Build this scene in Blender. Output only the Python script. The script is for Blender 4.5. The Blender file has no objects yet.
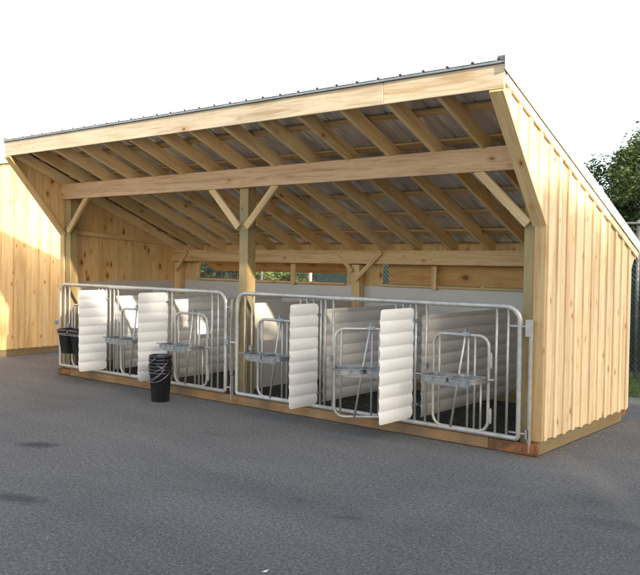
import bpy, bmesh, math, random
from mathutils import Vector, Matrix, noise
R = math.radians
sc = bpy.context.scene
col = sc.collection

# ------------------------------------------------------------------ camera
F_PX, YAW, PITCH, ROLL = 806.75, 0.688, -0.033, 0.0133
CAM = Vector((10.254, -6.619, 1.675))
fw = Vector((-math.sin(YAW)*math.cos(PITCH), math.cos(YAW)*math.cos(PITCH), math.sin(PITCH)))
rt = Vector((math.cos(YAW), math.sin(YAW), 0)); up = rt.cross(fw)
rt2 = rt*math.cos(ROLL) + up*math.sin(ROLL); up2 = -rt*math.sin(ROLL) + up*math.cos(ROLL)
cd = bpy.data.cameras.new('camera'); cam = bpy.data.objects.new('camera', cd); col.objects.link(cam)
m = Matrix((rt2, up2, -fw)).transposed().to_4x4(); m.translation = CAM
cam.matrix_world = m
cd.sensor_width = 36; cd.lens = F_PX/640*36; cd.clip_start = .05; cd.clip_end = 3000
sc.camera = cam

# ------------------------------------------------------------------ world, sun, exposure
SUN_EL, SUN_AZ = R(20), R(-13)          # azimuth from +x, negative towards -y (the camera side)
w = bpy.data.worlds.new('World'); sc.world = w; w.use_nodes = True
nt = w.node_tree; nt.nodes.clear()
sky = nt.nodes.new('ShaderNodeTexSky'); sky.sky_type = 'NISHITA'; sky.sun_disc = False
sky.sun_elevation = SUN_EL; sky.sun_rotation = math.pi/2 - SUN_AZ
sky.air_density = 1.0; sky.dust_density = 3.0; sky.ozone_density = 1.0; sky.altitude = 0
bg = nt.nodes.new('ShaderNodeBackground'); bg.inputs['Strength'].default_value = .15
ow = nt.nodes.new('ShaderNodeOutputWorld')
hz = nt.nodes.new('ShaderNodeHueSaturation'); hz.inputs['Saturation'].default_value = .7      # hazy, whitish evening sky
nt.links.new(sky.outputs[0], hz.inputs['Color']); nt.links.new(hz.outputs[0], bg.inputs[0]); nt.links.new(bg.outputs[0], ow.inputs[0])
ld = bpy.data.lights.new('sun', 'SUN'); ld.energy = 2.4; ld.angle = R(.9); ld.color = (1, .90, .74)
sun = bpy.data.objects.new('sun', ld); col.objects.link(sun)
sdir = Vector((math.cos(SUN_EL)*math.cos(SUN_AZ), math.cos(SUN_EL)*math.sin(SUN_AZ), math.sin(SUN_EL)))
sun.rotation_euler = sdir.to_track_quat('Z', 'Y').to_euler()
sc.view_settings.view_transform = 'Standard'; sc.view_settings.look = 'None'
sc.view_settings.gamma = 1; sc.view_settings.use_curve_mapping = False
sc.view_settings.exposure = 2.0

# ------------------------------------------------------------------ materials
def new_mat(name, rough=.6, metal=0.0):
    mt = bpy.data.materials.new(name); mt.use_nodes = True
    b = mt.node_tree.nodes['Principled BSDF']
    b.inputs['Roughness'].default_value = rough; b.inputs['Metallic'].default_value = metal
    return mt, mt.node_tree, b
def N(nt, t, **k):
    n = nt.nodes.new(t)
    for a, v in k.items(): setattr(n, a, v)
    return n
def ramp(nt, src, stops):
    r = N(nt, 'ShaderNodeValToRGB'); cr = r.color_ramp
    while len(cr.elements) < len(stops): cr.elements.new(.5)
    for e, (p, c) in zip(cr.elements, stops):
        e.position = p; e.color = (*c, 1) if len(c) == 3 else c
    nt.links.new(src, r.inputs[0]); return r.outputs[0]
def mix(nt, fac, a, b, mode='MIX'):
    n = N(nt, 'ShaderNodeMix', data_type='RGBA', blend_type=mode)
    for s, v in ((n.inputs[0], fac), (n.inputs[6], a), (n.inputs[7], b)):
        if hasattr(v, 'is_output'): nt.links.new(v, s)
        elif isinstance(v, (int, float)): s.default_value = v
        else: s.default_value = (*v, 1)
    return n.outputs[2]
def noise_n(nt, vec, scale, detail=4, rough=.55, dist=0):
    n = N(nt, 'ShaderNodeTexNoise'); n.inputs['Scale'].default_value = scale
    n.inputs['Detail'].default_value = detail; n.inputs['Roughness'].default_value = rough
    n.inputs['Distortion'].default_value = dist
    if vec is not None: nt.links.new(vec, n.inputs['Vector'])
    return n.outputs['Fac']
def mapping(nt, vec, scale, loc=(0,0,0)):
    mp = N(nt, 'ShaderNodeMapping'); mp.inputs['Scale'].default_value = scale
    mp.inputs['Location'].default_value = loc
    nt.links.new(vec, mp.inputs[0]); return mp.outputs[0]
def bump(nt, b, h, s, d=.01):
    n = N(nt, 'ShaderNodeBump'); n.inputs['Strength'].default_value = s; n.inputs['Distance'].default_value = d
    nt.links.new(h, n.inputs['Height']); nt.links.new(n.outputs[0], b.inputs['Normal'])

def wood(name, base, axis='X', knots=.075, var=.22, streak=None, rough=.62, grain=1.0, kscale=1.0):
    """pine: long grain, growth bands, knots, each board (mesh island / object) its own tone"""
    mt, nt, b = new_mat(name, rough)
    tc = N(nt, 'ShaderNodeTexCoord'); ge = N(nt, 'ShaderNodeNewGeometry'); oi = N(nt, 'ShaderNodeObjectInfo')
    ad = N(nt, 'ShaderNodeMath', operation='ADD'); nt.links.new(ge.outputs['Random Per Island'], ad.inputs[0]); nt.links.new(oi.outputs['Random'], ad.inputs[1])
    ml = N(nt, 'ShaderNodeMath', operation='MULTIPLY'); nt.links.new(ad.outputs[0], ml.inputs[0]); ml.inputs[1].default_value = 37.0
    va = N(nt, 'ShaderNodeVectorMath', operation='ADD'); nt.links.new(tc.outputs['Object'], va.inputs[0]); nt.links.new(ml.outputs[0], va.inputs[1])
    v = va.outputs[0]
    k = {'X': (.07, 1, 1), 'Y': (1, .07, 1), 'Z': (1, 1, .07)}[axis]
    kk = {'X': (.62, 1, 1), 'Y': (1, .62, 1), 'Z': (1, 1, .62)}[axis]
    g = mapping(nt, v, k)
    n1 = noise_n(nt, g, 34*grain, 5, .6, .6); n2 = noise_n(nt, g, 9*grain, 3, .5, 1.2)
    n3 = noise_n(nt, g, 140, 2)
    hi = tuple(min(1, c*1.13) for c in base); lo = (base[0]*.80, base[1]*.70, base[2]*.56)
    c1 = ramp(nt, n2, [(.3, lo), (.47, base), (.7, hi)])
    c2 = ramp(nt, n1, [(.3, (.80, .72, .60)), (.55, (1, 1, 1))])
    c = mix(nt, .8, c1, c2, 'MULTIPLY')
    c = mix(nt, .25, c, ramp(nt, n3, [(.3, (.7, .62, .5)), (.6, (1, 1, 1))]), 'MULTIPLY')
    if knots:
        vo = N(nt, 'ShaderNodeTexVoronoi'); vo.inputs['Scale'].default_value = 4.6*kscale
        nt.links.new(mapping(nt, v, kk), vo.inputs['Vector'])
        wob = noise_n(nt, v, 30, 2)
        dd = N(nt, 'ShaderNodeMath', operation='MULTIPLY_ADD'); nt.links.new(wob, dd.inputs[0]); dd.inputs[1].default_value = .06
        nt.links.new(vo.outputs['Distance'], dd.inputs[2])
        halo = ramp(nt, dd.outputs[0], [(knots*1.0, (1, 1, 1)), (knots*2.6, (0, 0, 0))])
        core = ramp(nt, dd.outputs[0], [(knots*.9, (1, 1, 1)), (knots*1.35, (0, 0, 0))])
        c = mix(nt, halo, c, tuple(x*y for x, y in zip(base, (.80, .58, .38))))
        c = mix(nt, core, c, tuple(x*y for x, y in zip(base, (.36, .21, .13))))
    if streak:
        s = noise_n(nt, mapping(nt, tc.outputs['Object'], (1.3, 1.3, 1.3)), 1.6, 4)
        c = mix(nt, ramp(nt, s, [(.42, (0, 0, 0)), (.66, (.8, .8, .8))]), c, streak)
    # board to board tone
    fr = N(nt, 'ShaderNodeMath', operation='FRACT'); nt.links.new(ml.outputs[0], fr.inputs[0])
    c = mix(nt, 1.0, c, ramp(nt, fr.outputs[0], [(0, (1-var, 1-var*1.15, 1-var*1.5)), (.5, (1, 1, 1)), (1, (1, 1-var*.3, 1-var*.75))]), 'MULTIPLY')
    nt.links.new(c, b.inputs['Base Color'])
    bump(nt, b, n1, .25, .004)
    return mt
PINE = (.72, .50, .25)
M = {}
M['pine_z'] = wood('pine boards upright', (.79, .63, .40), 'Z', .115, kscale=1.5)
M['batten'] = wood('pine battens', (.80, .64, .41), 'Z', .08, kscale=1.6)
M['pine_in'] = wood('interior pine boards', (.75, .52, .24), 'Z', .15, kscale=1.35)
M['pine_x'] = wood('pine lumber', PINE, 'X', .08)
M['fascia'] = wood('pine fascia', (.70, .56, .38), 'X', .085, grain=1.5, var=.08)
M['beam'] = wood('header pine', (.70, .45, .25), 'X', .09, grain=1.5, var=.05)
M['rafter'] = wood('rafter lumber', (.86, .65, .36), 'X', .09)
M['flap'] = wood('flap plywood', (.62, .36, .13), 'X', .15)
M['treated'] = wood('treated post', (.40, .29, .125), 'X', .06, streak=(.23, .19, .085), var=.1)
M['skid'] = wood('treated skid', (.22, .175, .085), 'X', .05, streak=(.2, .12, .05), var=.12)

M['base_board'] = wood('base board', (.30, .175, .075), 'X', .06, streak=(.12, .07, .035), var=.05)

def metal(name, base, rough=.45, metallic=.7, blot=.25, scale=14):
    mt, nt, b = new_mat(name, rough, metallic)
    tc = N(nt, 'ShaderNodeTexCoord')
    n = noise_n(nt, tc.outputs['Object'], scale, 5, .65)
    n2 = noise_n(nt, tc.outputs['Object'], 2.3, 3)
    c = mix(nt, 1, ramp(nt, n, [(.3, tuple(x*(1-blot) for x in base)), (.6, base)]), ramp(nt, n2, [(.35, (.82, .80, .76)), (.6, (1, 1, 1))]), 'MULTIPLY')
    nt.links.new(c, b.inputs['Base Color'])
    nt.links.new(ramp(nt, n, [(.3, (rough*1.3,)*3), (.7, (rough*.8,)*3)]), b.inputs['Roughness'])
    bump(nt, b, n, .08, .003)
    return mt
M['galv'] = metal('galvanised tube', (.56, .54, .49), .42, .5)
M['galv_dull'] = metal('galvanised sheet', (.42, .43, .42), .45, .6, .45, 22)
M['steel_dark'] = metal('weathered steel', (.24, .24, .23), .5, .8)
M['wire'] = metal('handle wire', (.55, .55, .52), .3, 1)
M['fence_wire'] = metal('fence wire', (.16, .165, .16), .6, .4)

# corrugated roof sheet: galvalume, long streaks
mt, nt, b = new_mat('roof sheet', .38, .45)
tc = N(nt, 'ShaderNodeTexCoord')
g = mapping(nt, tc.outputs['Object'], (14, 1.1, 1.1))
n = noise_n(nt, g, 1.6, 5, .65); n2 = noise_n(nt, tc.outputs['Object'], 2.2, 3)
c = mix(nt, .7, ramp(nt, n, [(.3, (.52, .47, .42)), (.52, (.74, .73, .72)), (.68, (.90, .91, .94))]), ramp(nt, n2, [(.35, (.74, .66, .58)), (.65, (1, 1, 1))]), 'MULTIPLY')
nt.links.new(c, b.inputs['Base Color'])
nt.links.new(ramp(nt, n, [(.3, (.5,)*3), (.7, (.28,)*3)]), b.inputs['Roughness'])
bump(nt, b, n, .2, .01); M['roof'] = mt

def plastic(name, base, rough=.4, dirt=(.42, .38, .30), amt=.5, low=True, zdirt=.5):
    mt, nt, b = new_mat(name, rough)
    tc = N(nt, 'ShaderNodeTexCoord')
    n = noise_n(nt, tc.outputs['Object'], 3.1, 6, .65); n2 = noise_n(nt, tc.outputs['Object'], 42, 3)
    c = mix(nt, ramp(nt, n, [(.48, (0, 0, 0)), (.8, (amt,)*3)]), base, dirt)
    if low:                                    # splashes kept low on the sheet
        sx = N(nt, 'ShaderNodeSeparateXYZ'); nt.links.new(tc.outputs['Object'], sx.inputs[0])
        ma = N(nt, 'ShaderNodeMath', operation='MULTIPLY_ADD'); nt.links.new(n, ma.inputs[0]); ma.inputs[1].default_value = .7
        nt.links.new(sx.outputs[2], ma.inputs[2])
        c = mix(nt, ramp(nt, ma.outputs[0], [(.40, (zdirt,)*3), (.80, (0, 0, 0))]), c, dirt)
    c = mix(nt, .12, c, ramp(nt, n2, [(.35, (.6, .58, .52)), (.6, (1, 1, 1))]), 'MULTIPLY')
    nt.links.new(c, b.inputs['Base Color']); bump(nt, b, n2, .04, .002)
    return mt
M['white_sheet'] = plastic('white corrugated plastic', (.80, .80, .785), .38, amt=.06, zdirt=.08)
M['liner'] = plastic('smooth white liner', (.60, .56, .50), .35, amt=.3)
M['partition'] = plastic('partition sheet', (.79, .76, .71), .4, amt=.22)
M['black'] = plastic('black rubbery plastic', (.012, .012, .014), .38, (.05, .048, .045), .5, False)
M['mat_floor'] = plastic('black rubber floor', (.018, .018, .017), .8, (.05, .045, .035), .6, False)
M['eave_metal'] = metal('eave metal', (.42, .42, .41), .5, .5)
M['trim_metal'] = metal('roof edge metal', (.74, .78, .75), .45, .15, .1)

# asphalt
mt, nt, b = new_mat('asphalt', .88)
tc = N(nt, 'ShaderNodeTexCoord'); o = tc.outputs['Object']
fine = noise_n(nt, o, 48, 6, .95); mid = noise_n(nt, o, 28, 4, .7); big = noise_n(nt, o, .55, 6, .6, .8); big2 = noise_n(nt, mapping(nt, o, (.35, 1.2, 1)), 1.1, 5, .6, .5)
c = ramp(nt, fine, [(.32, (.040, .039, .037)), (.49, (.158, .152, .141)), (.66, (.42, .41, .38))])
c = mix(nt, .65, c, ramp(nt, mid, [(.34, (.55, .55, .56)), (.60, (1.05, 1.05, 1.05))]), 'MULTIPLY')
c = mix(nt, .8, c, ramp(nt, big, [(.3, (.66, .67, .68)), (.5, (.88, .88, .88)), (.70, (1, 1, .98))]), 'MULTIPLY')
c = mix(nt, .7, c, ramp(nt, big2, [(.36, (.74, .75, .77)), (.6, (1, 1, 1))]), 'MULTIPLY')
vo = N(nt, 'ShaderNodeTexVoronoi'); vo.inputs['Scale'].default_value = 70; nt.links.new(o, vo.inputs['Vector'])
pb = noise_n(nt, o, 23, 2)
sp = N(nt, 'ShaderNodeMath', operation='MULTIPLY_ADD'); nt.links.new(pb, sp.inputs[0]); sp.inputs[1].default_value = .5; nt.links.new(vo.outputs['Distance'], sp.inputs[2])
c = mix(nt, ramp(nt, sp.outputs[0], [(.33, (.9, .9, .9)), (.43, (0, 0, 0))]), c, (.48, .47, .44))
# oil stains, dusty marks and painted sun streaks, each at its own spot
def spot(c, x, y, rx, ry, ang, colr, amt, soft=.5):
    mp = N(nt, 'ShaderNodeMapping', vector_type='TEXTURE'); mp.inputs['Location'].default_value = (x, y, 0)
    mp.inputs['Rotation'].default_value = (0, 0, ang); mp.inputs['Scale'].default_value = (rx, ry, 1)
    nt.links.new(o, mp.inputs[0])
    ln = N(nt, 'ShaderNodeVectorMath', operation='LENGTH'); nt.links.new(mp.outputs[0], ln.inputs[0])
    ma = N(nt, 'ShaderNodeMath', operation='MULTIPLY_ADD'); nt.links.new(noise_n(nt, o, 9, 8, .8), ma.inputs[0]); ma.inputs[1].default_value = 2.2
    nt.links.new(ln.outputs['Value'], ma.inputs[2])
    return mix(nt, ramp(nt, ma.outputs[0], [(1.0, (amt,)*3), (1.0+soft, (0, 0, 0))]) if False else ramp2(ma.outputs[0], 1.45, 2.1, amt), c, colr)
def ramp2(src, a, b_, amt):
    mr = N(nt, 'ShaderNodeMapRange'); mr.inputs['From Min'].default_value = a; mr.inputs['From Max'].default_value = b_
    mr.inputs['To Min'].default_value = amt; mr.inputs['To Max'].default_value = 0
    nt.links.new(src, mr.inputs[0]); return mr.outputs[0]
STAINS_AND_SUN = [  # x, y, rx, ry, angle, colour, amount
    (3.79, -2.68, .26, .14, .5, (.02, .02, .022), .75), (5.11, -3.66, .34, .12, .3, (.02, .02, .022), .65),
    (7.11, -2.45, .18, .05, .5, (.04, .04, .043), .45), (6.61, -2.37, .12, .05, .1, (.05, .05, .052), .4),
    (4.6, -1.3, .3, .1, .1, (.045, .045, .048), .3), (8.48, -1.42, .4, .16, .2, (.05, .05, .052), .4),
    (5.75, -.5, .65, .10, .05, (.26, .25, .23), .35), (7.79, -0.19, .9, .22, -.75, (.30, .27, .21), .25), (8.30, -0.85, .8, .16, -.9, (.30, .27, .21), .22),  # last two: faint streaks of sunlight painted into the asphalt colour
    (7.7, -.35, .35, .14, .2, (.24, .22, .19), .35), (2.2, -1.2, .9, .25, .3, (.17, .165, .16), .3), (7.25, -.10, .16, .07, .1, (.30, .085, .02), .75)]
for s in STAINS_AND_SUN: c = spot(c, *s)
nt.links.new(c, b.inputs['Base Color'])
bp = N(nt, 'ShaderNodeMath', operation='ADD'); nt.links.new(fine, bp.inputs[0]); nt.links.new(mid, bp.inputs[1])
bump(nt, b, bp.outputs[0], 1.0, .012); M['asphalt'] = mt

def simple(name, stops, scale=8, rough=.8, bs=.3, bd=.02):
    mt, nt, b = new_mat(name, rough); tc = N(nt, 'ShaderNodeTexCoord')
    n = noise_n(nt, tc.outputs['Object'], scale, 6, .65)
    nt.links.new(ramp(nt, n, stops), b.inputs['Base Color']); bump(nt, b, n, bs, bd); return mt
M['soil'] = simple('grassy ground', [(.3, (.035, .05, .015)), (.5, (.06, .085, .025)), (.7, (.11, .11, .05))], 4)
M['bark'] = simple('bark', [(.3, (.05, .035, .022)), (.7, (.15, .11, .075))], 18, .9)
M['siding'] = simple('blue grey siding', [(.3, (.13, .20, .26)), (.7, (.17, .25, .31))], 3, .6, .05)
M['shingle'] = simple('blue shingle roof', [(.3, (.10, .15, .20)), (.7, (.19, .26, .31))], 7, .7)
M['white_trim'] = simple('white trim', [(.3, (.62, .64, .64)), (.7, (.74, .75, .75))], 5, .5, .05)
M['screen'] = simple('green wind screen', [(.3, (.008, .034, .026)), (.7, (.016, .06, .046))], 20, .8, .2)
M['window_glass'] = simple('window glass', [(.3, (.03, .04, .05)), (.7, (.05, .06, .07))], 2, .08, 0)
M['straw'] = simple('straw chaff', [(.3, (.16, .12, .07)), (.7, (.42, .34, .20))], 30)
M['red_wood'] = simple('rust stained wood', [(.36, (.075, .04, .02)), (.5, (.17, .075, .03)), (.64, (.36, .12, .03))], 9)
M['paper'] = simple('paper', [(.3, (.6, .6, .58)), (.7, (.75, .75, .72))], 9, .7)
def leafmat(name, a, b_):
    mt, nt, b = new_mat(name, .55); ge = N(nt, 'ShaderNodeNewGeometry'); tc = N(nt, 'ShaderNodeTexCoord')
    n = noise_n(nt, tc.outputs['Object'], 1.3, 3)
    ad = N(nt, 'ShaderNodeMath', operation='MULTIPLY_ADD'); nt.links.new(ge.outputs['Random Per Island'], ad.inputs[0]); ad.inputs[1].default_value = .5
    nt.links.new(n, ad.inputs[2])
    c = ramp(nt, ad.outputs[0], [(.35, a), (.75, b_), (1.0, tuple(min(1, x*1.5) for x in b_))])
    nt.links.new(c, b.inputs['Base Color'])
    tr = N(nt, 'ShaderNodeBsdfTranslucent'); nt.links.new(c, tr.inputs[0])
    ms = N(nt, 'ShaderNodeMixShader'); ms.inputs[0].default_value = .35
    nt.links.new(b.outputs[0], ms.inputs[1]); nt.links.new(tr.outputs[0], ms.inputs[2])
    nt.links.new(ms.outputs[0], nt.nodes['Material Output'].inputs['Surface']); return mt
M['leaf'] = leafmat('green leaves', (.022, .045, .012), (.070, .100, .026))
M['leaf_dark'] = leafmat('dark leaves', (.010, .020, .008), (.03, .05, .016))
M['leaf_yellow'] = leafmat('yellow green leaves', (.07, .11, .02), (.20, .24, .05))
M['grass'] = leafmat('grass blades', (.04, .075, .015), (.11, .16, .04))

# ------------------------------------------------------------------ object helpers
WM = {}
def thing(name, label, cat, loc=(0, 0, 0), rz=0, group=None):
    o = bpy.data.objects.new(name, None); col.objects.link(o)
    mw = Matrix.Translation(loc) @ Matrix.Rotation(rz, 4, 'Z'); o.matrix_basis = mw; WM[o.name] = mw
    o.empty_display_size = .1
    return tag(o, label, cat, group)
def tag(o, label, cat, group=None):
    o['label'] = label; o['category'] = cat
    if group: o['group'] = group
    return o
def link(name, me, mat, parent=None, M_=None, local=False):
    """link mesh `me`; M_ = its world matrix (or, local=True, its matrix in the parent)"""
    o = bpy.data.objects.new(name, me); col.objects.link(o)
    if mat is not None and not me.materials: me.materials.append(mat)
    mw = M_ if M_ is not None else Matrix.Identity(4)
    if parent is not None:
        o.parent = parent
        pm = WM[parent.name]
        if local: o.matrix_basis = mw; mw = pm @ mw
        else: o.matrix_basis = pm.inverted() @ mw
    else: o.matrix_basis = mw
    WM[o.name] = mw
    return o
def finish(bm, name, smooth=False):
    me = bpy.data.meshes.new(name); bmesh.ops.recalc_face_normals(bm, faces=bm.faces)
    if smooth:
        for f in bm.faces: f.smooth = True
    bm.to_mesh(me); bm.free(); return me
def box(bm, x0, x1, y0, y1, z0, z1, bev=0):
    r = bmesh.ops.create_cube(bm, size=1)
    vs = r['verts']
    for v in vs: v.co = Vector(((x0+x1)/2 + v.co.x*(x1-x0), (y0+y1)/2 + v.co.y*(y1-y0), (z0+z1)/2 + v.co.z*(z1-z0)))
    if bev:
        es = list({e for v in vs for e in v.link_edges})
        bmesh.ops.bevel(bm, geom=es, offset=bev, segments=1, affect='EDGES')
def boxo(name, mat, parent, *a, bev=.003):
    bm = bmesh.new(); box(bm, *a, bev=bev); return link(name, finish(bm, name), mat, parent)
def lumber(name, a, b, wd, ht, mat, parent, upv=(0, 0, 1), bev=.004):
    """board from a to b: local X runs along it, wd across, ht along upv"""
    a, b = Vector(a), Vector(b); x = (b-a).normalized(); u = Vector(upv)
    y = u.cross(x).normalized(); z = x.cross(y)
    mm = Matrix((x, y, z)).transposed().to_4x4(); mm.translation = (a+b)/2
    L = (b-a).length; bm = bmesh.new(); box(bm, -L/2, L/2, -wd/2, wd/2, -ht/2, ht/2, bev=bev)
    return link(name, finish(bm, name), mat, parent, mm)
def tube(bm, pts, r, seg=8, closed=False, caps=True):
    pts = [Vector(p) for p in pts]; n = len(pts); rings = []; prev = None
    for i, p in enumerate(pts):
        if closed: t = (pts[(i+1) % n]-pts[i-1]).normalized()
        else: t = (pts[min(i+1, n-1)]-pts[max(i-1, 0)]).normalized()
        if prev is None:
            ref = Vector((0, 0, 1)) if abs(t.z) < .9 else Vector((0, 1, 0)); u = ref.cross(t).normalized()
        else: u = (prev - t*prev.dot(t)).normalized()
        prev = u; v = t.cross(u)
        rings.append([bm.verts.new(p + (u*math.cos(2*math.pi*k/seg) + v*math.sin(2*math.pi*k/seg))*r) for k in range(seg)])
    m_ = n if closed else n-1
    for i in range(m_):
        A, B = rings[i], rings[(i+1) % n]
        if closed and i == n-1:          # match the twist
            best = min(range(seg), key=lambda s: (A[0].co-B[s].co).length); B = B[best:]+B[:best]
        for k in range(seg): bm.faces.new((A[k], A[(k+1) % seg], B[(k+1) % seg], B[k]))
    if caps and not closed: bm.faces.new(rings[0][::-1]); bm.faces.new(rings[-1])
def tubeo(name, mat, parent, pts, r, seg=8, closed=False):
    bm = bmesh.new(); tube(bm, pts, r, seg, closed); me = finish(bm, name, True)
    return link(name, me, mat, parent)
def rrect(x0, x1, z0, z1, rt_, rb, y=0, n=6):
    """rounded rectangle path in the xz plane"""
    P = []
    for cx, cz, r, a0 in ((x1-rt_, z1-rt_, rt_, 0), (x0+rt_, z1-rt_, rt_, 90), (x0+rb, z0+rb, rb, 180), (x1-rb, z0+rb, rb, 270)):
        for k in range(n+1):
            a = R(a0+90*k/n); P.append(Vector((cx+r*math.cos(a), y, cz+r*math.sin(a))))
    return P
def prism(bm, poly, axis, a, b):
    """extrude 2-D polygon; axis 'x': poly in (y,z) between x=a and x=b; axis 'y': poly in (x,z)"""
    def P(q, t): return (t, q[0], q[1]) if axis == 'x' else (q[0], t, q[1])
    A = [bm.verts.new(P(q, a)) for q in poly]; B = [bm.verts.new(P(q, b)) for q in poly]
    bm.faces.new(A); bm.faces.new(B[::-1]); n = len(poly)
    for i in range(n): bm.faces.new((A[i], B[i], B[(i+1) % n], A[(i+1) % n]))
def lathe(bm, prof, seg=32):
    rings = [[bm.verts.new((r*math.cos(2*math.pi*k/seg), r*math.sin(2*math.pi*k/seg), z)) for k in range(seg)] for r, z in prof]
    for A, B in zip(rings, rings[1:]):
        for k in range(seg): bm.faces.new((A[k], A[(k+1) % seg], B[(k+1) % seg], B[k]))
    return rings

# ------------------------------------------------------------------ setting: ground
def sheet(name, mat, poly, z, kind='structure'):
    bm = bmesh.new(); bm.faces.new([bm.verts.new((x, y, z)) for x, y in poly])
    o = link(name, finish(bm, name), mat); o['kind'] = kind; return o
sheet('ground', M['soil'], [(-600, -600), (600, -600), (600, 600), (-600, 600)], -.012)
sheet('pavement', M['asphalt'], [(-18, -22), (19, -22), (19, 3.9), (7.6, 3.75), (3, 3.9), (-18, 3.8)], 0.0)

rnd = random.Random(7)
bm = bmesh.new()
for i in range(16000):                                        # rough grass between pavement and fence
    x = rnd.uniform(-4, 13); y = 3.72 + rnd.random()**1.2*3.4
    h = rnd.uniform(.04, .13) * (1.5 if y > 5.2 else 1); a = rnd.uniform(0, 6.28); wv = .006
    dx, dy = math.cos(a)*wv, math.sin(a)*wv; lx, ly = rnd.uniform(-.04, .04), rnd.uniform(-.04, .04)
    bm.faces.new([bm.verts.new(p) for p in ((x-dx, y-dy, -.012), (x+dx, y+dy, -.012), (x+lx, y+ly, h))])
g = link('grass', finish(bm, 'grass'), M['grass']); g['kind'] = 'stuff'
g['label'] = 'rough green grass strip between the asphalt and the chain-link fence'; g['category'] = 'grass'

# ------------------------------------------------------------------ the calf shed
W, D = 7.32, 2.236
S = (3.2294-1.8843)/(2.3886+.8419)                 # roof slope
zr = lambda y: 3.2294 - S*(y+.84)
shed = thing('calf_shed', 'long open-fronted pine calf shed with slanting metal roof standing on the asphalt', 'shed', (W/2, D/2, 0))

def wall_bottom(y, zb=.13):
    if y < 0: return 2.01 + (-y)*1.19
    if y > D: return 1.63 + (y-D)*1.5
    return zb
def side_boards(xa, xb, y0, y1, pitch, wdt=None, off=0, topdrop=0, zb=.13, rr=None, zf=None):
    """upright boards cut to the outline of the side wall; wdt: batten width"""
    bm = bmesh.new(); zf = zf or zr; y = y0+off; rr = rr or random.Random(3)
    while y < y1-.005:
        a, b_ = (y, min(y+pitch-.002, y1)) if wdt is None else (y-wdt/2, y+wdt/2)
        a, b_ = max(a, y0), min(b_, y1)
        cuts = sorted({a, b_} | ({0.0} if a < 0 < b_ else set()) | ({D} if a < D < b_ else set()))
        dz = rr.uniform(-.004, .004)
        if b_-a > .01:
            eps = .0005
            top = [(q, zf(q)-topdrop) for q in (b_, a)]
            bot = []
            for q in cuts:
                if q == 0.0 and a < 0: bot += [(q-eps, 2.01), (q, zb+dz)]
                elif q == D and b_ > D: bot += [(q, zb+dz), (q+eps, 1.63)]
                elif q == 0.0: bot += [(q, zb+dz)]
                elif q == D: bot += [(q, zb+dz)]
                else: bot += [(q, wall_bottom(q, zb)+(dz if 0 <= q <= D else 0))]
            poly = bot + top
            area = abs(sum(p[0]*q[1]-q[0]*p[1] for p, q in zip(poly, poly[1:]+poly[:1])))
            if area > .001: prism(bm, poly, 'x', xa, xb)
        y += pitch
    return bm
YF, YB = -.825, 2.385
bmr = side_boards(W-.02, W, YF, YB, .206); link('side_wall', finish(bmr, 'side_wall'), M['pine_z'], shed)
bmb = side_boards(W, W+.017, YF+.05, YB-.02, .206, .055, off=.02, topdrop=.14, zb=.125); link('batten', finish(bmb, 'batten'), M['batten'], shed)
bml = side_boards(0, .02, YF, YB, .206); link('side_wall', finish(bml, 'side_wall'), M['pine_z'], shed)
bmb = side_boards(-.021, 0, YF+.05, YB-.02, .206, .062, off=.02, topdrop=.14, zb=.125); link('batten', finish(bmb, 'batten'), M['batten'], shed)
# inner faces of the side walls: pine boards above the white liner, wings too
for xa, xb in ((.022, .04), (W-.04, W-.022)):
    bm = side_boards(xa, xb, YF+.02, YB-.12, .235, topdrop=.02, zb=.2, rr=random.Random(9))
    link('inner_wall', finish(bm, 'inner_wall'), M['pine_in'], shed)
# rake trim boards under the roof edge
for xa in (W+.002+.0125, -.002-.0105):
    lumber('rake_trim', (xa, YF, zr(YF)-.085), (xa, YB+.0, zr(YB)-.085), .024, .12, M['batten'], shed, upv=(0, S, 1))
# diagonal end boards on the wings and corner trim below
for sx in (0, 1):
    xc = W-.042 if sx else .042
    nrm = Vector((0, -1, -.84)).normalized()
    a = Vector((xc, -.851, 3.0345)) + nrm*.014; b_ = Vector((xc, .005, 2.015)) + nrm*.014
    lumber('wing_trim', a, b_, .128, .034, M['pine_x'], shed, upv=nrm)
    lumber('corner_trim', (W+.002-.035 if sx else .033-.005, -.012, .125), (W+.002-.035 if sx else .028, -.012, 2.0), .108 if sx else .095, .022, M['pine_x'], shed, upv=(0, -1, 0))
# posts
PX = (.125, 3.66, W-.125)
for i, px in enumerate(PX):
    lumber('post', (px, .07, .03), (px, .07, zr(.07)-.20), .14, .135, M['treated'], shed, upv=(0, 1, 0), bev=.006)
for px in (.11, 3.74, W-.11):
    lumber('post', (px, D-.12, .03), (px, D-.12, 1.63), .13, .13, M['pine_x'], shed, upv=(0, 1, 0))
for px in (2.553, 4.918):
    lumber('post', (px, D-.10, 1.33), (px, D-.10, 1.63), .075, .04, M['pine_x'], shed, upv=(0, 1, 0))
# header beam, back beam
lumber('header_beam', (.042, -.022-.002, 2.61), (W-.042, -.022-.002, 2.61), .042, .217, M['beam'], shed)
lumber('header_beam', (.042, .165, 2.63), (W-.042, .165, 2.63), .04, .14, M['beam'], shed)
lumber('back_beam', (.042, D-.20, 1.725), (W-.042, D-.20, 1.725), .04, .165, M['pine_x'], shed)
lumber('back_ledger', (.042, D-.155, 1.815), (W-.042, D-.155, 1.815), .12, .018, M['pine_x'], shed)
# fascia
lumber('fascia', (-.035, -.852, 3.128), (6.2, -.852, 3.128), .024, .192, M['fascia'], shed)
lumber('fascia', (6.201, -.852, 3.128), (W+.022, -.852, 3.128), .024, .192, M['fascia'], shed)
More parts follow.
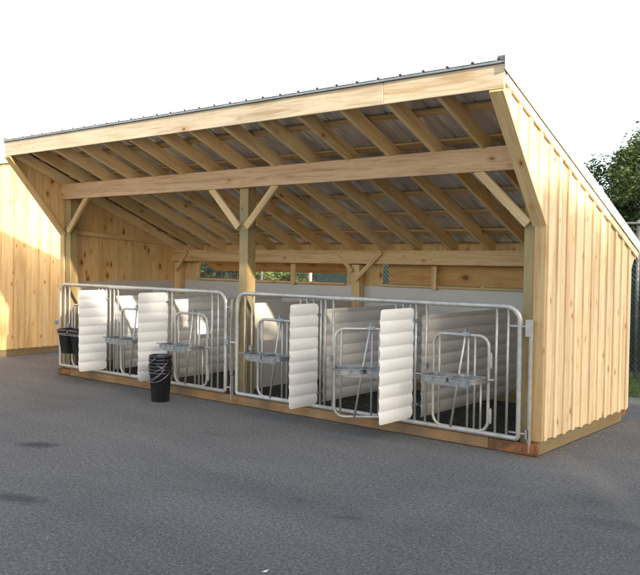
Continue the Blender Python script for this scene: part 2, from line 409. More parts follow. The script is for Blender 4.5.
# rafters and purlins
NR = 15
sl = Vector((0, 1, -S)).normalized()
for i in range(NR):
    x = .075 + (W-.15)*i/(NR-1)
    ya, yb = -.838, YB-.01
    off = .105*math.sqrt(1+S*S)
    lumber('rafter', (x, ya, zr(ya)-off-.004), (x, yb, zr(yb)-off-.004), .044, .14, M['rafter'], shed, upv=(0, S, 1))
for y in (-.80, -.38, .10, .56, 1.02, 1.48, 1.94, 2.33):
    lumber('purlin', (.045, y, zr(y)-.017), (W-.045, y, zr(y)-.017), .09, .024, M['pine_x'], shed, upv=(0, S, 1))
lumber('eave_trim', (-.035, -.878, zr(-.878)-.009), (W+.035, -.878, zr(-.878)-.009), .005, .022, M['eave_metal'], shed)
# ribbed metal roof
bm = bmesh.new(); x = -.035; prof = []
pitch = .2286
while x < W+.055:
    prof += [(x, 0), (x+.010, .016), (x+.030, .016), (x+.040, 0)]
    x += pitch
prof = [p for p in prof if p[0] <= W+.035] + [(W+.035, 0)]
t = .0012
for layer in (0, 1):
    A = [bm.verts.new((px, -.885, zr(-.885)+pz+.002+layer*t)) for px, pz in prof]
    B = [bm.verts.new((px, 2.43, zr(2.43)+pz+.002+layer*t)) for px, pz in prof]
    for k in range(len(prof)-1): bm.faces.new((A[k], A[k+1], B[k+1], B[k]))
link('roof', finish(bm, 'roof'), M['roof'], shed)
for xe, sg in ((W+.037, 1), (-.037, -1)):                     # folded flashing along the roof edges
    bm = bmesh.new()
    A = [(xe-sg*.07, .03), (xe, .03), (xe, -.075), (xe+sg*.003, -.075), (xe+sg*.003, .033), (xe-sg*.07, .033)]
    va = [bm.verts.new((px, -.888, zr(-.888)+pz)) for px, pz in A]; vb = [bm.verts.new((px, 2.432, zr(2.432)+pz)) for px, pz in A]
    for k in range(6): bm.faces.new((va[k], va[(k+1) % 6], vb[(k+1) % 6], vb[k]))
    bm.faces.new(va); bm.faces.new(vb[::-1])
    link('roof_flashing', finish(bm, 'roof_flashing'), M['trim_metal'], shed)
# knee braces
def brace(a, b_, y, w_=.038, h=.085, mat='pine_x'):
    d = Vector((b_[0]-a[0], 0, b_[1]-a[1])); up_ = Vector((-d.z, 0, d.x))
    lumber('knee_brace', (a[0], y, a[1]), (b_[0], y, b_[1]), w_, h, M[mat], shed, upv=up_)
brace((3.13, 2.52), (3.60, 2.05), -.012); brace((4.19, 2.52), (3.72, 2.05), -.012)
brace((.63, 2.52), (.17, 2.04), -.012); brace((6.66, 2.52), (7.17, 2.02), -.012)
brace((3.45, 1.80), (3.70, 1.54), D-.205+.0, .034, .06); brace((4.20, 1.80), (3.78, 1.42), D-.245, .034, .06)
brace((.42, 1.80), (.13, 1.5), D-.235, .034, .06)
# girts on the side walls
for xg in (.06, W-.06):
    lumber('girt', (xg, .14, 2.045), (xg, D-.19, 1.93), .036, .075, M['pine_x'], shed)
# back wall, boards around the vent openings
bm = bmesh.new(); rr = random.Random(5)
def back(x0, x1, z0, z1):
    x = x0
    while x < x1-.001:
        e = min(x+.235, x1)
        if x1-e < .05: e = x1
        box(bm, x+.001, e-.001, D-.05, D-.03, z0, z1); x = e
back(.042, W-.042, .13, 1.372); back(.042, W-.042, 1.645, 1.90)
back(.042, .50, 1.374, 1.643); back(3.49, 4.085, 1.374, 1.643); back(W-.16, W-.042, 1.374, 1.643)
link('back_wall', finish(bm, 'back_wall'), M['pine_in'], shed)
lumber('sill', (.51, D-.07, 1.362), (3.48, D-.07, 1.362), .05, .03, M['pine_x'], shed)
lumber('sill', (4.09, D-.07, 1.362), (W-.2, D-.07, 1.362), .05, .03, M['pine_x'], shed)
# vent flaps hinged at the top: first one propped out, second almost shut
fl = lumber('vent_flap', (.49, D+.0, 1.645), (3.5, D+.0, 1.645), .02, .02, M['flap'], shed)
lumber('vent_flap', (.49, D+.17, 1.575), (3.50, D+.17, 1.575), .32, .018, M['flap'], shed, upv=(0, .52, 1))
lumber('vent_flap', (4.16, D-.005, 1.515), (W-.12, D-.005, 1.515), .018, .265, M['flap'], shed, upv=(0, -.12, 1))
bpy.data.objects.remove(fl)
# liners
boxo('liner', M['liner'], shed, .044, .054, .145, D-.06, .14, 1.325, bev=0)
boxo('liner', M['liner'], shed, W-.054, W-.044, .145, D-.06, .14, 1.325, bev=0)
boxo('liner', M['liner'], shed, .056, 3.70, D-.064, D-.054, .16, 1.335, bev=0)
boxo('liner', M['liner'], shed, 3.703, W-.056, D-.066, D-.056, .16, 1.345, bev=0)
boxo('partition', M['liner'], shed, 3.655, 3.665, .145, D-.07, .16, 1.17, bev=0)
def corrugated(y0, y1, z0, z1, pitch=.118, amp=.0058, rad=.05, thick=.003, nz=150):
    """sheet in the local yz plane, waves running horizontally, rounded corners"""
    bm = bmesh.new()
    rows = []
    for s in (0, 1):
        R_ = []
        for i in range(nz+1):
            z = z0+(z1-z0)*i/nz
            e = 0
            for c_ in (z-z0, z1-z):
                if c_ < rad: e = max(e, rad-math.sqrt(max(0, rad*rad-(rad-c_)**2)))
            x = amp*(2*abs(math.sin(math.pi*(z-z0)/pitch))**.8-1) + (thick if s else 0)
            R_.append([bm.verts.new((x, yy, z)) for yy in (y0+e, (y0+y1)/2, y1-e)])
        rows.append(R_)
    for s in (0, 1):
        for i in range(nz):
            for k in (0, 1):
                q = (rows[s][i][k], rows[s][i][k+1], rows[s][i+1][k+1], rows[s][i+1][k]); bm.faces.new(q)
    a, b_ = rows; rim = []
    for i in range(nz):
        for k in (0, 2): rim.append(bm.faces.new((a[i][k], a[i+1][k], b_[i+1][k], b_[i][k])))
    for i in (0, nz):
        for k in (0, 1): rim.append(bm.faces.new((a[i][k], a[i][k+1], b_[i][k+1], b_[i][k])))
    for f in bm.faces: f.smooth = True
    for f in rim:
        f.smooth = False
        for e in f.edges: e.smooth = False
    bmesh.ops.recalc_face_normals(bm, faces=bm.faces)
    me = bpy.data.meshes.new('sheet'); bm.to_mesh(me); bm.free()
    return me
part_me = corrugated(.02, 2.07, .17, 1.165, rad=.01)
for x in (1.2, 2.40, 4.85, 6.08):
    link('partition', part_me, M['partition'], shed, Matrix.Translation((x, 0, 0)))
# floor, base boards, skids
boxo('floor_mat', M['mat_floor'], shed, .05, W-.05, .03, D-.07, .008, .035)
lumber('base_board', (.30, -.045, .056), (3.66, -.045, .056), .045, .10, M['base_board'], shed)
lumber('base_board', (3.664, -.045, .056), (6.85, -.045, .056), .045, .10, M['base_board'], shed)
lumber('base_board', (6.855, -.045, .054), (W, -.045, .054), .045, .10, M['red_wood'], shed)
lumber('base_block', (.02, -.05, .05), (.297, -.05, .05), .06, .075, M['red_wood'], shed)
lumber('skid', (W-.035, -.018, .068), (W-.035, 2.06, .068), .06, .125, M['skid'], shed)
lumber('skid', (.035, -.018, .068), (.035, 2.06, .068), .06, .125, M['skid'], shed)
lumber('skid', (.07, D-.06, .068), (W-.07, D-.06, .068), .06, .125, M['skid'], shed)
lumber('base_block', (W-.035, 2.065, .095), (W-.035, 2.2, .095), .06, .07, M['red_wood'], shed)

# ------------------------------------------------------------------ gates
GY = -.062
galv, dull, dark = M['galv'], M['galv_dull'], M['steel_dark']
AW, AZ0, AZ1 = .575, .15, 1.015
def me_tube(name, pts, r, seg=8, closed=False):
    bm = bmesh.new(); tube(bm, pts, r, seg, closed); return finish(bm, name, True)
T = Matrix.Translation
me_bar = me_tube('bar', [(0, 0, .13), (0, 0, .70), (0, 0, 1.295)], .0125)
me_arch = me_tube('arch', rrect(0, AW, AZ0, AZ1, .10, .10), .0155, 10, True)
me_b1 = me_tube('b1', [(.062, 0, AZ0), (.062, 0, AZ1)], .011)
me_b2 = me_tube('b2', [(.365, 0, AZ0), (.365, 0, AZ1)], .011)
me_b3 = me_tube('b3', [(.435, 0, AZ0), (.435, 0, AZ1)], .011)
me_b4 = me_tube('b4', [(.50, 0, AZ0), (.50, 0, .60)], .011)
me_dg = me_tube('dg', [(.34, -.014, AZ1), (.20, -.014, AZ0)], .0115)
bm = bmesh.new(); box(bm, .31, .39, -.03, .012, AZ1-.012, AZ1+.030, .004); box(bm, .335, .35, -.03, .02, AZ1+.03, AZ1+.06, .002); me_latch = finish(bm, 'latch')
bm = bmesh.new(); box(bm, AW+.012, AW+.035, -.014, .014, -.055, .055, .003); tube(bm, [(AW+.024, 0, -.07), (AW+.024, 0, .07)], .009); me_ahinge = finish(bm, 'hinge')
# bucket holder: two strap rings side by side with a tapered apron below the front
bm = bmesh.new()
HX0, HX1, HY0, HY1, HZ = 0.0, .56, -.30, -.03, .62
def strap(pts, z0, z1, th=.004):
    n = len(pts)
    for s in (0,):
        A = [bm.verts.new((p[0], p[1], z0)) for p in pts]; B = [bm.verts.new((p[0], p[1], z1)) for p in pts]
        for k in range(n): bm.faces.new((A[k], A[(k+1) % n], B[(k+1) % n], B[k]))
def ring2(x0, x1, y0, y1, r, n=5):
    P = []
    for cx, cy, a0 in ((x1-r, y1-r, 0), (x0+r, y1-r, 90), (x0+r, y0+r, 180), (x1-r, y0+r, 270)):
        for k in range(n+1): a = R(a0+90*k/n); P.append((cx+r*math.cos(a), cy+r*math.sin(a)))
    return P
for x0 in (0.0, .283):
    o_, i_ = ring2(x0, x0+.277, HY0, HY1, .05), ring2(x0+.005, x0+.272, HY0+.005, HY1-.005, .046)
    n = len(o_)
    V = [[bm.verts.new((p[0], p[1], z)) for p in ring] for ring, z in ((o_, HZ-.012), (o_, HZ+.025), (i_, HZ+.025), (i_, HZ-.012))]
    for a_ in range(4):
        A, B = V[a_], V[(a_+1) % 4]
        for k in range(n): bm.faces.new((A[k], A[(k+1) % n], B[(k+1) % n], B[k]))
    tube(bm, [(p[0], p[1], HZ+.028) for p in o_], .006, 6, True)
prism(bm, [(.05, HZ-.011), (.53, HZ-.011), (.50, HZ-.045), (.10, HZ-.038)], 'y', HY0-.002, HY0+.003)
tube(bm, [(-.06, -.27, HZ+.03), (-.02, -.24, HZ+.03), (.0, -.1, HZ+.03), (.0, 0, HZ+.03)], .007, 6)
tube(bm, [(.56, -.06, HZ+.01), (.60, -.012, HZ+.01)], .01, 6)
me_holder = finish(bm, 'holder', False)
bm = bmesh.new()
for x0 in (0.0, .283): tube(bm, [(p[0], p[1], HZ-.005) for p in ring2(x0-.002, x0+.279, HY0+.008, HY1-.008, .05)], .006, 6, True)
me_hring = finish(bm, 'ring', True)

def head_gate(gate, x, ang=0, hinge_right=True):
    """calf head opening: rounded frame with inner bars; ang swings it outwards about its right side"""
    base = T((x+AW, GY-.004, 0)) @ Matrix.Rotation(ang, 4, 'Z') @ T((-AW, 0, 0))
    h = link('head_gate', me_arch, galv, gate, base)
    for me, nm, mt_ in ((me_b1, 'bar', galv), (me_b2, 'bar', galv), (me_b3, 'bar', galv), (me_b4, 'bar', galv), (me_dg, 'diagonal_bar', galv), (me_latch, 'latch', dull)):
        link(nm, me, mt_, h, base)
    for z in (.30, .80): link('hinge', me_ahinge, galv, h, base @ T((0, 0, z)))
    return base
def make_gate(x0, x1, bars, arches, holders, label, clamps):
    gt = thing('steel_gate', label, 'gate', ((x0+x1)/2, GY, 0), 0, 'steel gates along the front of the shed')
    bm = bmesh.new(); tube(bm, rrect(x0+.024, x1-.024, .135, 1.292, .135, .03, GY), .024, 12, True)
    link('frame', finish(bm, 'frame', True), galv, gt)
    for x in bars: link('bar', me_bar, galv, gt, T((x, GY, 0)))
    return gt
g1 = make_gate(.035, 3.478, (.176, .287, .98, 1.07, 1.155, 1.235, 1.32, 1.405, 2.15, 2.24, 2.32, 2.41, 2.497, 3.22, 3.325), None, None,
               'galvanised tube gate on the left half of the shed, with two black pails on it', None)
g2 = make_gate(3.615, 7.165, (3.764, 3.875, 4.60, 4.69, 4.785, 4.886, 4.945, 5.05, 5.83, 5.915, 6.0, 6.065, 6.182, 6.915, 7.026), None, None,
               'galvanised tube gate on the right half of the shed, with one head opening swung open', None)
hold_w = {}
for gt, x, ang in ((g1, .36, 0), (g1, 1.48, 0), (g1, 2.565, 0), (g2, 3.98, 0), (g2, 5.235, R(40)), (g2, 6.27, 0)):
    bs = head_gate(gt, x, ang)
    link('bucket_holder', me_hring if x < .5 else me_holder, dull, gt, (bs @ T((.02, .02, 0))) if x < .5 else bs @ T((.03 if ang == 0 else .0, 0, 0)))
# latch clamps, hinges and brackets
for gt, x, z in ((g2, 6.182, .69), (g2, 5.05, .66), (g1, 1.405, .62), (g2, 3.875, .68), (g1, .287, .72)):
    boxo('clamp', dull, gt, x-.022, x+.022, GY-.03, GY+.02, z-.03, z+.03)
def hinge(gt, xa, xb, z):
    o_ = tubeo('hinge', galv, gt, [(xa, GY, z), (xb, GY, z)], .011); bm = bmesh.new()
    tube(bm, [(xb, GY, z-.04), (xb, GY, z+.04)], .015)
    link('eye_bolt', finish(bm, 'eye'), galv, o_)
hinge(g2, 7.03, 7.215, 1.125); hinge(g2, 7.05, 7.215, .185)
hinge(g1, 3.45, 3.545, 1.12); hinge(g1, 3.45, 3.545, .19)
def bracket(x, z0, z1, par, wd=.05):
    bm = bmesh.new(); box(bm, x-wd/2, x+wd/2, GY+.012, GY+.018, z0, z1); box(bm, x+wd/2-.006, x+wd/2, GY-.03, GY+.012, z0, z1)
    link('hinge_bracket', finish(bm, 'br'), galv, par)
bracket(7.235, .03, 1.19, g2, .036); boxo('hinge_plate', galv, g2, 7.20, 7.262, GY-.034, GY-.028, 1.04, 1.19)
bracket(3.545, .05, .33, g2); bracket(3.545, .98, 1.22, g2); bracket(3.545, .34, .975, g2, .03)
def latch(par, xa, xb, z):
    o_ = tubeo('gate_latch', galv, par, [(xa, GY-.012, z), (xb, GY-.012, z)], .014)
    bm = bmesh.new(); box(bm, xa+.02, xa+.075, GY-.05, GY-.02, z-.03, z+.03, .003)
    link('latch_bolt', finish(bm, 'lb'), dull, o_)
latch(g1, 3.46, 3.62, .72); latch(g1, -.045, .05, .745)
# corrugated head shields sticking out between the stalls
for gt, x, y0, y1, z0, z1, tilt in ((g1, 1.185, -.52, -.09, .185, 1.25, 0), (g1, 2.43, -.535, -.09, .19, 1.262, .0), (g2, 4.872, -.545, -.10, .165, 1.232, 0), (g2, 6.075, -.68, -.13, .19, 1.242, 0)):
    me = corrugated(y0, y1, z0, z1, rad=.045)
    sh = link('head_shield', me, M['white_sheet'], gt, T((x, 0, 0)))
    bm = bmesh.new()
    for z in (z0+.12, z1-.12): box(bm, x-.004, x+.02, y1-.015, GY+.015, z-.011, z+.011)
    link('clip', finish(bm, 'clip'), dull, sh)

# loose chaff, grit and straw bits gathered along the base and inside the stalls
bm = bmesh.new(); rg = random.Random(99)
for i in range(5200):
    k = rg.random()
    if k < .45: x = rg.uniform(-.1, W+.15); y = -.075-abs(rg.gauss(0, .10)); z = .002
    elif k < .55: x = W+.01+abs(rg.gauss(0, .07)); y = rg.uniform(-.1, 2.3); z = .002
    elif k < .60: x = rg.uniform(0, 9.5); y = rg.uniform(-5, -.1); z = .002
    else: x = rg.uniform(.1, W-.1); y = rg.uniform(0.04, 2.1); z = .037
    L_ = rg.uniform(.004, .012) if k < .5 else rg.uniform(.01, .05); w_ = rg.uniform(.002, .005); a = rg.uniform(0, 6.28)
    u = Vector((math.cos(a), math.sin(a), rg.uniform(0, .15)))*L_; v = Vector((-math.sin(a), math.cos(a), .1))*w_; p = Vector((x, y, z))
    bm.faces.new([bm.verts.new(q) for q in (p-u, p-v, p+u, p+v)])
g = link('straw_litter', finish(bm, 'straw'), M['straw']); g['kind'] = 'stuff'
g['label'] = 'fine straw chaff and grit along the base and on the stall floor'; g['category'] = 'straw'

# ------------------------------------------------------------------ black pails in the first holder
def superring(hx, hy, z, n=28, e=.38):
    P = []
    for k in range(n):
        a = 2*math.pi*k/n; c_, s_ = math.cos(a), math.sin(a)
        P.append((hx*math.copysign(abs(c_)**e, c_), hy*math.copysign(abs(s_)**e, s_), z))
    return P
def pail(x, label):
    t_ = thing('feed_pail', label, 'pail', (x, GY-.149, .355), 0, 'square black pails hung on the gate')
    bm = bmesh.new(); rings = []
    for hx, hy, z in ((.0, .0, 0), (.085, .085, 0), (.094, .094, .012), (.127, .124, .283), (.142, .134, .287), (.142, .134, .335), (.133, .125, .338), (.120, .118, .28), (.088, .086, .02), (0, 0, .02)):
        if hx == 0: rings.append(None); z0 = z; rings[-1] = bm.verts.new((0, 0, z)); continue
        rings.append([bm.verts.new(p) for p in superring(hx, hy, z)])
    for A, B in zip(rings, rings[1:]):
        if not isinstance(A, list):
            for k in range(28): bm.faces.new((A, B[(k+1) % 28], B[k]))
        elif not isinstance(B, list):
            for k in range(28): bm.faces.new((A[k], A[(k+1) % 28], B))
        else:
            for k in range(28): bm.faces.new((A[k], A[(k+1) % 28], B[(k+1) % 28], B[k]))
    link('pail_body', finish(bm, 'pail', True), M['black'], t_, local=True)
    bm = bmesh.new(); tube(bm, [(-.135, -.12, .325), (-.13, -.139, .285), (0, -.141, .277), (.13, -.139, .285), (.135, -.12, .325)], .004, 6)
    link('handle', finish(bm, 'h', True), M['wire'], t_, local=True)
pail(.36+.02+.139, 'square black pail at the left gate end, leftmost of the pair')
pail(.36+.02+.283+.139, 'square black pail beside the first white shield, right one of the pair')

# ------------------------------------------------------------------ stack of nested buckets on the asphalt
NB = 6
LB = ['black bucket standing on the asphalt at the very bottom of the stack',
      'black bucket second from the bottom of the stack on the asphalt',
      'black bucket third from the bottom of the stack on the asphalt',
      'black bucket third from the top of the stack on the asphalt',
      'black bucket second from the top of the stack on the asphalt',
      'black bucket at the very top of the stack, its mouth open']
bm = bmesh.new()
pf = [(0.001, .0), (.098, .0), (.104, .006), (.124, .315), (.134, .318), (.135, .345), (.129, .350), (.121, .345), (.119, .30), (.100, .012), (.001, .010)]
lathe(bm, pf, 40); me_bk = finish(bm, 'bucket', True)
bm = bmesh.new()
for s_ in (-1, 1): box(bm, s_*.138-.006, s_*.138+.006, -.016, .016, .30, .335, .002)
me_ear = finish(bm, 'ear')
for i in range(NB):
    t_ = thing('bucket', LB[i], 'bucket', (2.81+rnd.uniform(-.003, .003), -.50+rnd.uniform(-.003, .003), .001+.039*i), R(-25 + (-22, 40, 8, 150, 25, -40)[i]), 'black buckets nested in one stack')
    bd = link('bucket_body', me_bk, M['black'], t_, local=True)
    link('handle_ear', me_ear, M['black'], bd, local=True)
    bm = bmesh.new(); dr = (.07, .12, .16, .09, .13, .10)[i]
    pts = []
    for k in range(21):
        a = math.pi*k/20; pts.append((.143*math.cos(a), -(.146)*math.sin(a)-.002, .318 - dr*math.sin(a)*1.0))
    tube(bm, pts, .0022, 6); link('handle', finish(bm, 'bh', True), M['wire'], t_, local=True)

# scrap of paper near the camera
bm = bmesh.new()
vs = [bm.verts.new(p) for p in ((0, 0, .002), (.027, .006, .004), (.03, .03, .014), (.006, .027, .003), (.012, .012, .008))]
bm.faces.new((vs[0], vs[1], vs[4])); bm.faces.new((vs[1], vs[2], vs[4])); bm.faces.new((vs[2], vs[3], vs[4])); bm.faces.new((vs[3], vs[0], vs[4]))
tag(link('paper_scrap', finish(bm, 'paper'), M['paper'], None, T((7.31, -3.50, .001))), 'small crumpled white scrap lying on the asphalt in the foreground', 'litter')

# ------------------------------------------------------------------ neighbouring shed on the left
NX = -2.38
nz = lambda y: 3.21 + .2*(y-.365)
M['pine_nb'] = wood('older pine boards', (.72, .50, .235), 'Z', .10, kscale=1.4)
nb = thing('neighbouring_shed', 'pine board-and-batten shed partly behind the left end, its upper wall sunlit', 'shed', (NX-2, .5, 0))
bm = bmesh.new(); bb = bmesh.new(); y = -2.6
rr = random.Random(21)
while y < 3.3:
    e = min(y+.228, 3.3); prism(bm, [(y+.001, .12), (e-.001, .12), (e-.001, nz(e)), (y+.001, nz(y))], 'x', NX-.02, NX)
    prism(bb, [(y+.048-.03, .115), (y+.048+.03, .115), (y+.078, nz(y)-.01), (y+.018, nz(y)-.01)], 'x', NX, NX+.02); y += .228
link('side_wall', finish(bm, 'nw'), M['pine_nb'], nb); link('batten', finish(bb, 'nbt'), M['pine_nb'], nb)
bm = bmesh.new()
for y0_ in (-2.6, 3.28):
    x = NX-5
    while x < NX-.03: box(bm, x+.001, min(x+.228, NX-.022)-.001, y0_, y0_+.02, .12, nz(y0_)-.02); x += .228
link('end_wall', finish(bm, 'ne'), M['pine_z'], nb)
bm = bmesh.new(); prism(bm, [(-2.6, .12), (3.3, .12), (3.3, nz(3.3)), (-2.6, nz(-2.6))], 'x', NX-5.02, NX-5); link('side_wall', finish(bm, 'nw2'), M['pine_z'], nb)
bm = bmesh.new(); prism(bm, [(-2.85, nz(-2.85)+.005), (3.6, nz(3.6)+.005), (3.6, nz(3.6)+.04), (-2.85, nz(-2.85)+.04)], 'x', NX-5.1, NX+.10); link('roof', finish(bm, 'nr'), M['roof'], nb)
lumber('skid', (NX-.03, -2.6, .06), (NX-.03, 3.25, .06), .07, .12, M['skid'], nb)

# ------------------------------------------------------------------ chain-link fence
FY, FX0, FX1, FH = 5.55, -9.0, 14.0, 2.28
fence = thing('chain_link_fence', 'grey chain-link fence with top rail running behind the shed', 'fence', (2, FY, 0))
bm = bmesh.new(); p_ = .075
def fquad(a, b_, w_=.0017):
    a, b_ = Vector(a), Vector(b_); d = (b_-a).normalized(); s_ = d.cross(Vector((0, 1, 0)))*w_; t_ = Vector((0, w_, 0))
    P = [a+s_, a+t_, a-s_, a-t_]; Q = [b_+s_, b_+t_, b_-s_, b_-t_]
    A = [bm.verts.new(q) for q in P]; B = [bm.verts.new(q) for q in Q]
    for k in range(4): bm.faces.new((A[k], A[(k+1) % 4], B[(k+1) % 4], B[k]))
x = FX0-FH
while x < FX1:
    for sg in (1, -1):
        xa, za, xb, zb = (x, .03, x+FH-.03, FH) if sg == 1 else (x, FH, x+FH-.03, .03)
        if xa < FX0: f_ = (FX0-xa)/(xb-xa); za += (zb-za)*f_; xa = FX0
        if xb > FX1: f_ = (FX1-xa)/(xb-xa); zb = za+(zb-za)*f_; xb = FX1
        if xb-xa > .02: fquad((xa, FY+sg*.002, za), (xb, FY+sg*.002, zb))
    x += p_
link('chain_mesh', finish(bm, 'cm'), M['fence_wire'], fence)
tubeo('top_rail', M['fence_wire'], fence, [(FX0, FY, FH+.01), (FX1, FY, FH+.01)], .021)
x = FX0
while x <= FX1+.01:
    tubeo('post', M['fence_wire'], fence, [(x, FY+.03, -.02), (x, FY+.03, FH+.06)], .03); x += 2.55
# the pale post seen through the vent
tubeo('post', M['galv'], fence, [(-.02, FY+.03, -.02), (-.02, FY+.03, FH+.05)], .035)
bm = bmesh.new(); n_ = 90; A = []
for i in range(n_+1):
    x = .12+(FX1-.12)*i/n_; A.append([bm.verts.new((x, FY+.055+.012*math.sin(x*4.1)+.008*math.sin(x*9), z)) for z in (.08, .8, 1.5, 1.98+.03*math.sin(x*2.3))])
for a_, b2 in zip(A, A[1:]):
    for k in range(3): bm.faces.new((a_[k], b2[k], b2[k+1], a_[k+1]))
link('wind_screen', finish(bm, 'ws', True), M['screen'], fence)

# ------------------------------------------------------------------ trees and shrubs
def foliage(rg, clumps, n, size, spread):
    """leaf-sized rhombs scattered round clump centres"""
    bm = bmesh.new()
    for i in range(n):
        c_, r_ = rg.choice(clumps)
        d = Vector((rg.gauss(0, 1), rg.gauss(0, 1), rg.gauss(0, 1))).normalized()*r_*(rg.random()**.45)*spread
        d.z *= .75
        p = Vector(c_)+d; s_ = size*rg.uniform(.6, 1.3)
        q = Matrix.Rotation(rg.uniform(0, 6.28), 3, 'Z') @ Matrix.Rotation(rg.gauss(0, .7), 3, 'X') @ Matrix.Rotation(rg.gauss(0, .5), 3, 'Y')
        P = [(-s_, 0, 0), (0, -s_*.42, s_*.08), (s_, 0, -s_*.15), (0, s_*.42, s_*.08)]
        bm.faces.new([bm.verts.new(p + q @ Vector(v)) for v in P])
    return bm
def limb(bm, a, b_, ra, rb, rg, n=5, bend=.12):
    a, b_ = Vector(a), Vector(b_); L = (b_-a).length; seg = 7; prev = None; off = Vector((rg.gauss(0, 1), rg.gauss(0, 1), 0))*bend*L*.4
    for i in range(n+1):
        t_ = i/n; p = a.lerp(b_, t_)+off*math.sin(math.pi*t_)*.6; r_ = ra+(rb-ra)*t_
        ax = (b_-a).normalized(); u = ax.orthogonal().normalized(); v = ax.cross(u)
        ring = [bm.verts.new(p+(u*math.cos(2*math.pi*k/seg)+v*math.sin(2*math.pi*k/seg))*r_) for k in range(seg)]
        if prev:
            for k in range(seg): bm.faces.new((prev[k], prev[(k+1) % seg], ring[(k+1) % seg], ring[k]))
        prev = ring
def tree(name, label, cat, loc, h, rx, ry, z0, n, size, nclump, seed, mat='leaf', group=None, clump=(.28, .5), trunk=.12, lobes=None):
    rg = random.Random(seed); t_ = thing(name, label, cat, loc, 0, group)
    clumps = []
    for i in range(nclump):
        while True:
            p = Vector((rg.uniform(-1, 1), rg.uniform(-1, 1), rg.uniform(-1, 1)))
            if .25 < p.length < 1: break
        cz = (h+z0)/2
        clumps.append((Vector((p.x*rx, p.y*ry, cz+p.z*(h-z0)/2)), rg.uniform(*clump)*(rx+ry)/2*.75))
    bm = bmesh.new(); top = Vector((rg.uniform(-.1, .1), 0, z0+(h-z0)*.6))
    limb(bm, (0, 0, -.05), top, trunk, trunk*.3, rg, 8)
    for c_, r_ in clumps[::2]:
        st = Vector((0, 0, 0)).lerp(top, rg.uniform(.35, .95)); limb(bm, st, c_, trunk*.35, trunk*.06, rg)
    link('trunk', finish(bm, 'trunk', True), M['bark'], t_, local=True)
    link('crown', finish(foliage(rg, clumps, n, size, 1.0), 'crown'), M[mat], t_, local=True)
    return t_
tree('leafy_tree', 'leafy green tree rising behind the fence at the right edge', 'tree', (4.72, 12.0, 0), 4.75, 1.75, 1.6, .6, 52000, .05, 260, 4, 'leaf', None, (.18, .34), .09)
tree('shrub', 'broad green bush under the tree behind the fence at the right edge', 'shrub', (5.0, 11.2, 0), 3.5, 1.8, 1.0, .1, 14000, .05, 60, 77, 'leaf', None, (.2, .4), .04)
tree('leafy_tree', 'dense tree beyond the fence, outside the right edge', 'tree', (8.4, 11.0, 0), 5.4, 2.2, 2.0, .6, 9000, .10, 60, 14, 'leaf', None, (.2, .4), .11)
hg = thing('hedge', 'dark green hedge far behind the fence, seen through the vent', 'hedge', (-9, 15, 0))
_rg = random.Random(5); _cl = [(Vector((_rg.uniform(-12, 12), _rg.uniform(-.6, .6), _rg.uniform(.2, 1.9))), _rg.uniform(.35, .6)) for _ in range(170)]
link('foliage', finish(foliage(_rg, _cl, 24000, .11, 1), 'hf'), M['leaf'], hg, local=True)
shr = [(-4.9, 7.2, 1.9, .8, 'leaf_dark', 'tall dark shrub farthest left behind the fence'), (-2.4, 7.3, 1.72, .7, 'leaf', 'mid-green shrub set behind the yellow-green one'),
       (-3.6, 7.4, 1.85, .8, 'leaf_dark', 'dark shrub in the second row behind the fence'), (-4.1, 6.5, 1.75, .8, 'leaf_dark', 'dark shrub behind the fence, seen at the left end of the vent'), (-3.0, 6.6, 1.68, .75, 'leaf_dark', 'low dark shrub behind the fence, left of the centre post'),
       (-1.9, 6.5, 1.62, .75, 'leaf_yellow', 'yellow-green shrub behind the fence, just right of the centre post'), (-.85, 6.7, 1.66, .8, 'leaf', 'green shrub behind the fence beside the pale fence post')]
for i, (x, y, h, r_, mt_, lb) in enumerate(shr):
    tree('shrub', lb, 'shrub', (x, y, 0), h, r_, .55, .10, 6000, .045, 40, 40+i, mt_, 'shrubs behind the fence', (.2, .42), .03)
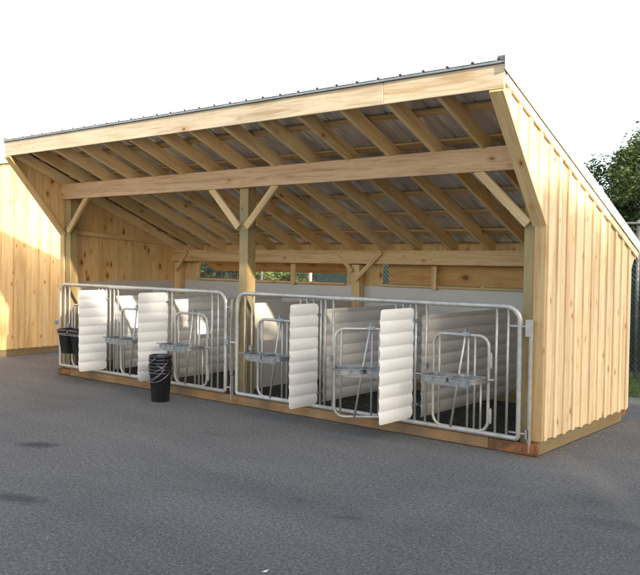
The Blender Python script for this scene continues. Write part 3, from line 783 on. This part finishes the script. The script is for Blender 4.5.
# trees to the right of the yard, out of the photograph, whose shade lies over the asphalt
tree('shade_tree', 'tall broad tree off to the right that shades the yard', 'tree', (21.0, -9.6, 0), 12.0, 3.2, 5.2, 1.2, 22000, .26, 150, 71, 'leaf', None, (.22, .40), .28)
tree('shade_tree', 'lower rounded tree right of the shed, out of the frame', 'tree', (21.0, -.7, 0), 7.4, 2.4, 4.1, .4, 13000, .22, 120, 72, 'leaf', None, (.22, .40), .2)
tree('shade_tree', 'rounded tree right of the yard between the tall one and the low one', 'tree', (20.0, -4.7, 0), 8.0, 2.2, 2.5, .4, 17000, .2, 110, 75, 'leaf', None, (.25, .45), .2)
tree('shade_tree', 'big tree at the near right side of the yard, behind the viewer', 'tree', (24.0, -17.5, 0), 14.0, 3.5, 5.0, 1.2, 12000, .28, 100, 73, 'leaf', None, (.22, .40), .28)

# ------------------------------------------------------------------ far blue-grey house
hs = thing('house', 'blue-grey gabled house beyond the tree at the right edge', 'house', (3.6, 33, 0))
HXa, HXb, HYa, HYb, EV, AP = -2.2, 10.2, 29, 39, 6.2, 11.8
xm = (HXa+HXb)/2
bm = bmesh.new(); prism(bm, [(HXa, 0), (HXb, 0), (HXb, EV), (xm, AP), (HXa, EV)], 'y', HYa, HYb); link('wall', finish(bm, 'hw'), M['siding'], hs)
bm = bmesh.new(); sgn = (AP-EV)/(xm-HXa)
for (xa, xb) in ((HXa-.5, xm), (HXb+.5, xm)):
    za = EV-.5*sgn; prism(bm, [(xa, za+.02), (xm, AP+.02), (xm, AP+.2), (xa, za+.2)], 'y', HYa-.4, HYb+.4)
link('roof', finish(bm, 'hr'), M['shingle'], hs)
bm = bmesh.new()
for xa in (HXa-.5, HXb+.5):
    za = EV-.5*sgn; prism(bm, [(xa, za-.05), (xm, AP-.05), (xm, AP+.22), (xa, za+.22)], 'y', HYa-.45, HYa-.402)
link('rake_trim', finish(bm, 'ht'), M['white_trim'], hs)
for wx in (.2, 3.6, 7.0):
    for wz in (1.2, 4.2):
        bm = bmesh.new(); box(bm, wx-.6, wx+.6, HYa-.05, HYa-.003, wz-.1, wz+1.5); wo = link('window', finish(bm, 'hwi'), M['white_trim'], hs)
        bm = bmesh.new(); box(bm, wx-.5, wx+.5, HYa-.07, HYa-.053, wz, wz+1.4); link('pane', finish(bm, 'pn'), M['window_glass'], wo)
